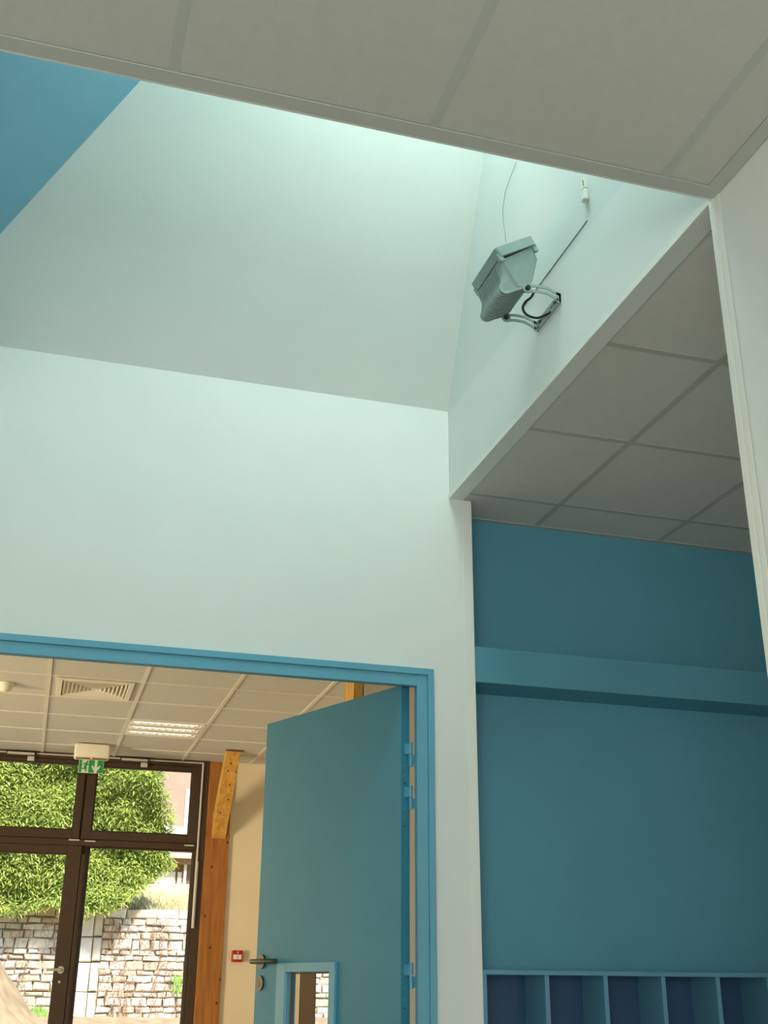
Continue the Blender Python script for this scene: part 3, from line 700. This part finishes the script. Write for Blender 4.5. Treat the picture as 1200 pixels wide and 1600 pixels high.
# hedge
def hedge():
    blobs = []
    for k in range(24):                       # overlapping lobes, right edge kept at x about 1.9
        pass
    bm = bmesh.new(); col = bm.loops.layers.color.new('tone')
    # surface function: hedge front as a bulging curtain
    def front(x, z):
        return 17.55+.35*noise.noise(Vector((x*.9, z*.9, 1)))+.16*noise.noise(Vector((x*3, z*3, 4)))+max(0, x-1.4)**2*1.1
    def right(z):                              # right limit of the foliage at height z
        if z < 1.7: return 2.0-(1.7-z)*1.0-.35*max(0, 1.45-z)
        return 2.0-.22*(z-1.7)*(1 if z > 2.2 else .3)
    def low(x): return .96+.10*noise.noise(Vector((x*2, 0, 0)))+(max(0, x-1.3)**2)*1.0
    cnt = 0
    while cnt < 52000:
        x = random.uniform(-1.0, 2.1) if cnt % 6 else random.uniform(-3.4, -1); z = random.uniform(.8, 3.6) if cnt % 8 else random.uniform(3.4, 4.6)
        rr = right(z)+.16*noise.noise(Vector((z*2.3, 3, 1)))
        if x > rr+random.gauss(0, .03): continue
        if z < low(x)+random.gauss(0, .03): continue
        y = front(x, z)+abs(random.gauss(0, .12))
        cnt += 1
        # frond: a narrow ribbon that arches out and droops
        L = random.uniform(.06, .15); wd = random.uniform(.005, .012)
        az = random.gauss(-1.57, .9); d = Vector((math.cos(az), math.sin(az)*.8-.1, random.uniform(-.2, .9))).normalized()
        side = d.cross(Vector((random.uniform(-.4, .4), random.uniform(-1, .2), 1))).normalized()
        p = Vector((x, y, z)); pts = []
        for s in range(5):
            pts.append((p.copy(), wd*(.5, 1, 1, .7, .08)[s])); d = (d+Vector((0, 0, -.28))).normalized(); p = p+d*L/4
        tone = min(1, max(0, random.gauss(.55, .25)))
        prev = None
        for q, w_ in pts:
            cur = (bm.verts.new(q-side*w_), bm.verts.new(q+side*w_))
            if prev:
                f = bm.faces.new((prev[0], prev[1], cur[1], cur[0]))
                for l in f.loops: l[col] = (tone, tone, tone, 1)
            prev = cur
    core = bmesh.new(); nx, nz = 50, 40
    Gd = []
    for j in range(nz+1):
        z = 1.02+3.5*j/nz; r_ = right(z)-.12
        Gd.append([core.verts.new((-3.4+(r_+3.4)*i/nx, front(-3.4+(r_+3.4)*i/nx, z)+.12, max(z, low(-3.4+(r_+3.4)*i/nx)+.06))) for i in range(nx+1)])
    for j in range(nz):
        for i in range(nx): core.faces.new((Gd[j][i], Gd[j][i+1], Gd[j+1][i+1], Gd[j+1][i]))
    g = bmesh.ops.extrude_face_region(core, geom=core.faces[:])['geom']
    for v in g:
        if isinstance(v, bmesh.types.BMVert): v.co.y += .8+(.0)
    return bm, core
hb, hc = hedge()
t = empty('conifer_hedge', (0, 18, 1.0), 'tall bright green conifer hedge overhanging the stone wall', 'hedge')
me = bpy.data.meshes.new('foliage'); bmesh.ops.translate(hb, verts=hb.verts, vec=(0, -18, -1)); hb.to_mesh(me); hb.free(); me.materials.append(leaf)
fo_ = bpy.data.objects.new('foliage', me); COL.objects.link(fo_); fo_.parent = t; fo_['kind'] = 'stuff'
core_m = mat('hedge_inner_green', (120, 142, 66), .95, var=.35, scale=14)
link('inner_foliage', hc, core_m, t)
bm = bmesh.new()
for k in range(14):
    x = random.uniform(-3, 1.9); p = Vector((x, 18.35, 1.0)); tube(bm, [p, p+Vector((random.uniform(-.1, .1), 0, .6)), p+Vector((random.uniform(-.2, .2), 0, 1.3))], [.035, .025, .012], 6)
o = link('stems', bm, barkm, t); o['kind'] = 'stuff'

# house behind, right of the hedge
t = empty('outbuilding', (4.5, 24, 1.6), 'pale rendered house with white lean-to roof beyond the hedge', 'house')
link('house_wall', B((2.0, 9, 24.4, 30, 1.4, 5.2)), renderw, t)
link('corner_strip', B((2.86, 2.96, 24.36, 24.41, 2.9, 3.80)), rooff, t)
bm = prism([(2.0, 22.3, 2.36), (2.0, 24.4, 2.98), (2.0, 24.4, 3.04), (2.0, 22.3, 2.42)], (7, 0, 0)); link('lean_to_roof', bm, rooff, t)
link('gutter', B((2.0, 9, 22.22, 22.34, 2.20, 2.29), bevel=.02), rooff, t)
link('fascia', B((2.0, 9, 22.34, 22.38, 2.10, 2.37)), browne, t)
link('lean_to_wall', B((2.0, 9, 22.6, 22.7, 1.4, 2.4)), browne, t)
link('lean_to_door', B((2.18, 2.56, 22.56, 22.6, 1.4, 1.98), bevel=.004), doorp, t)
link('lean_to_post', B((2.70, 2.75, 22.45, 22.5, 1.4, 2.15)), doorp, t)
link('lean_to_door', B((2.60, 2.68, 22.56, 22.6, 1.4, 1.98), bevel=.004), doorp, t)
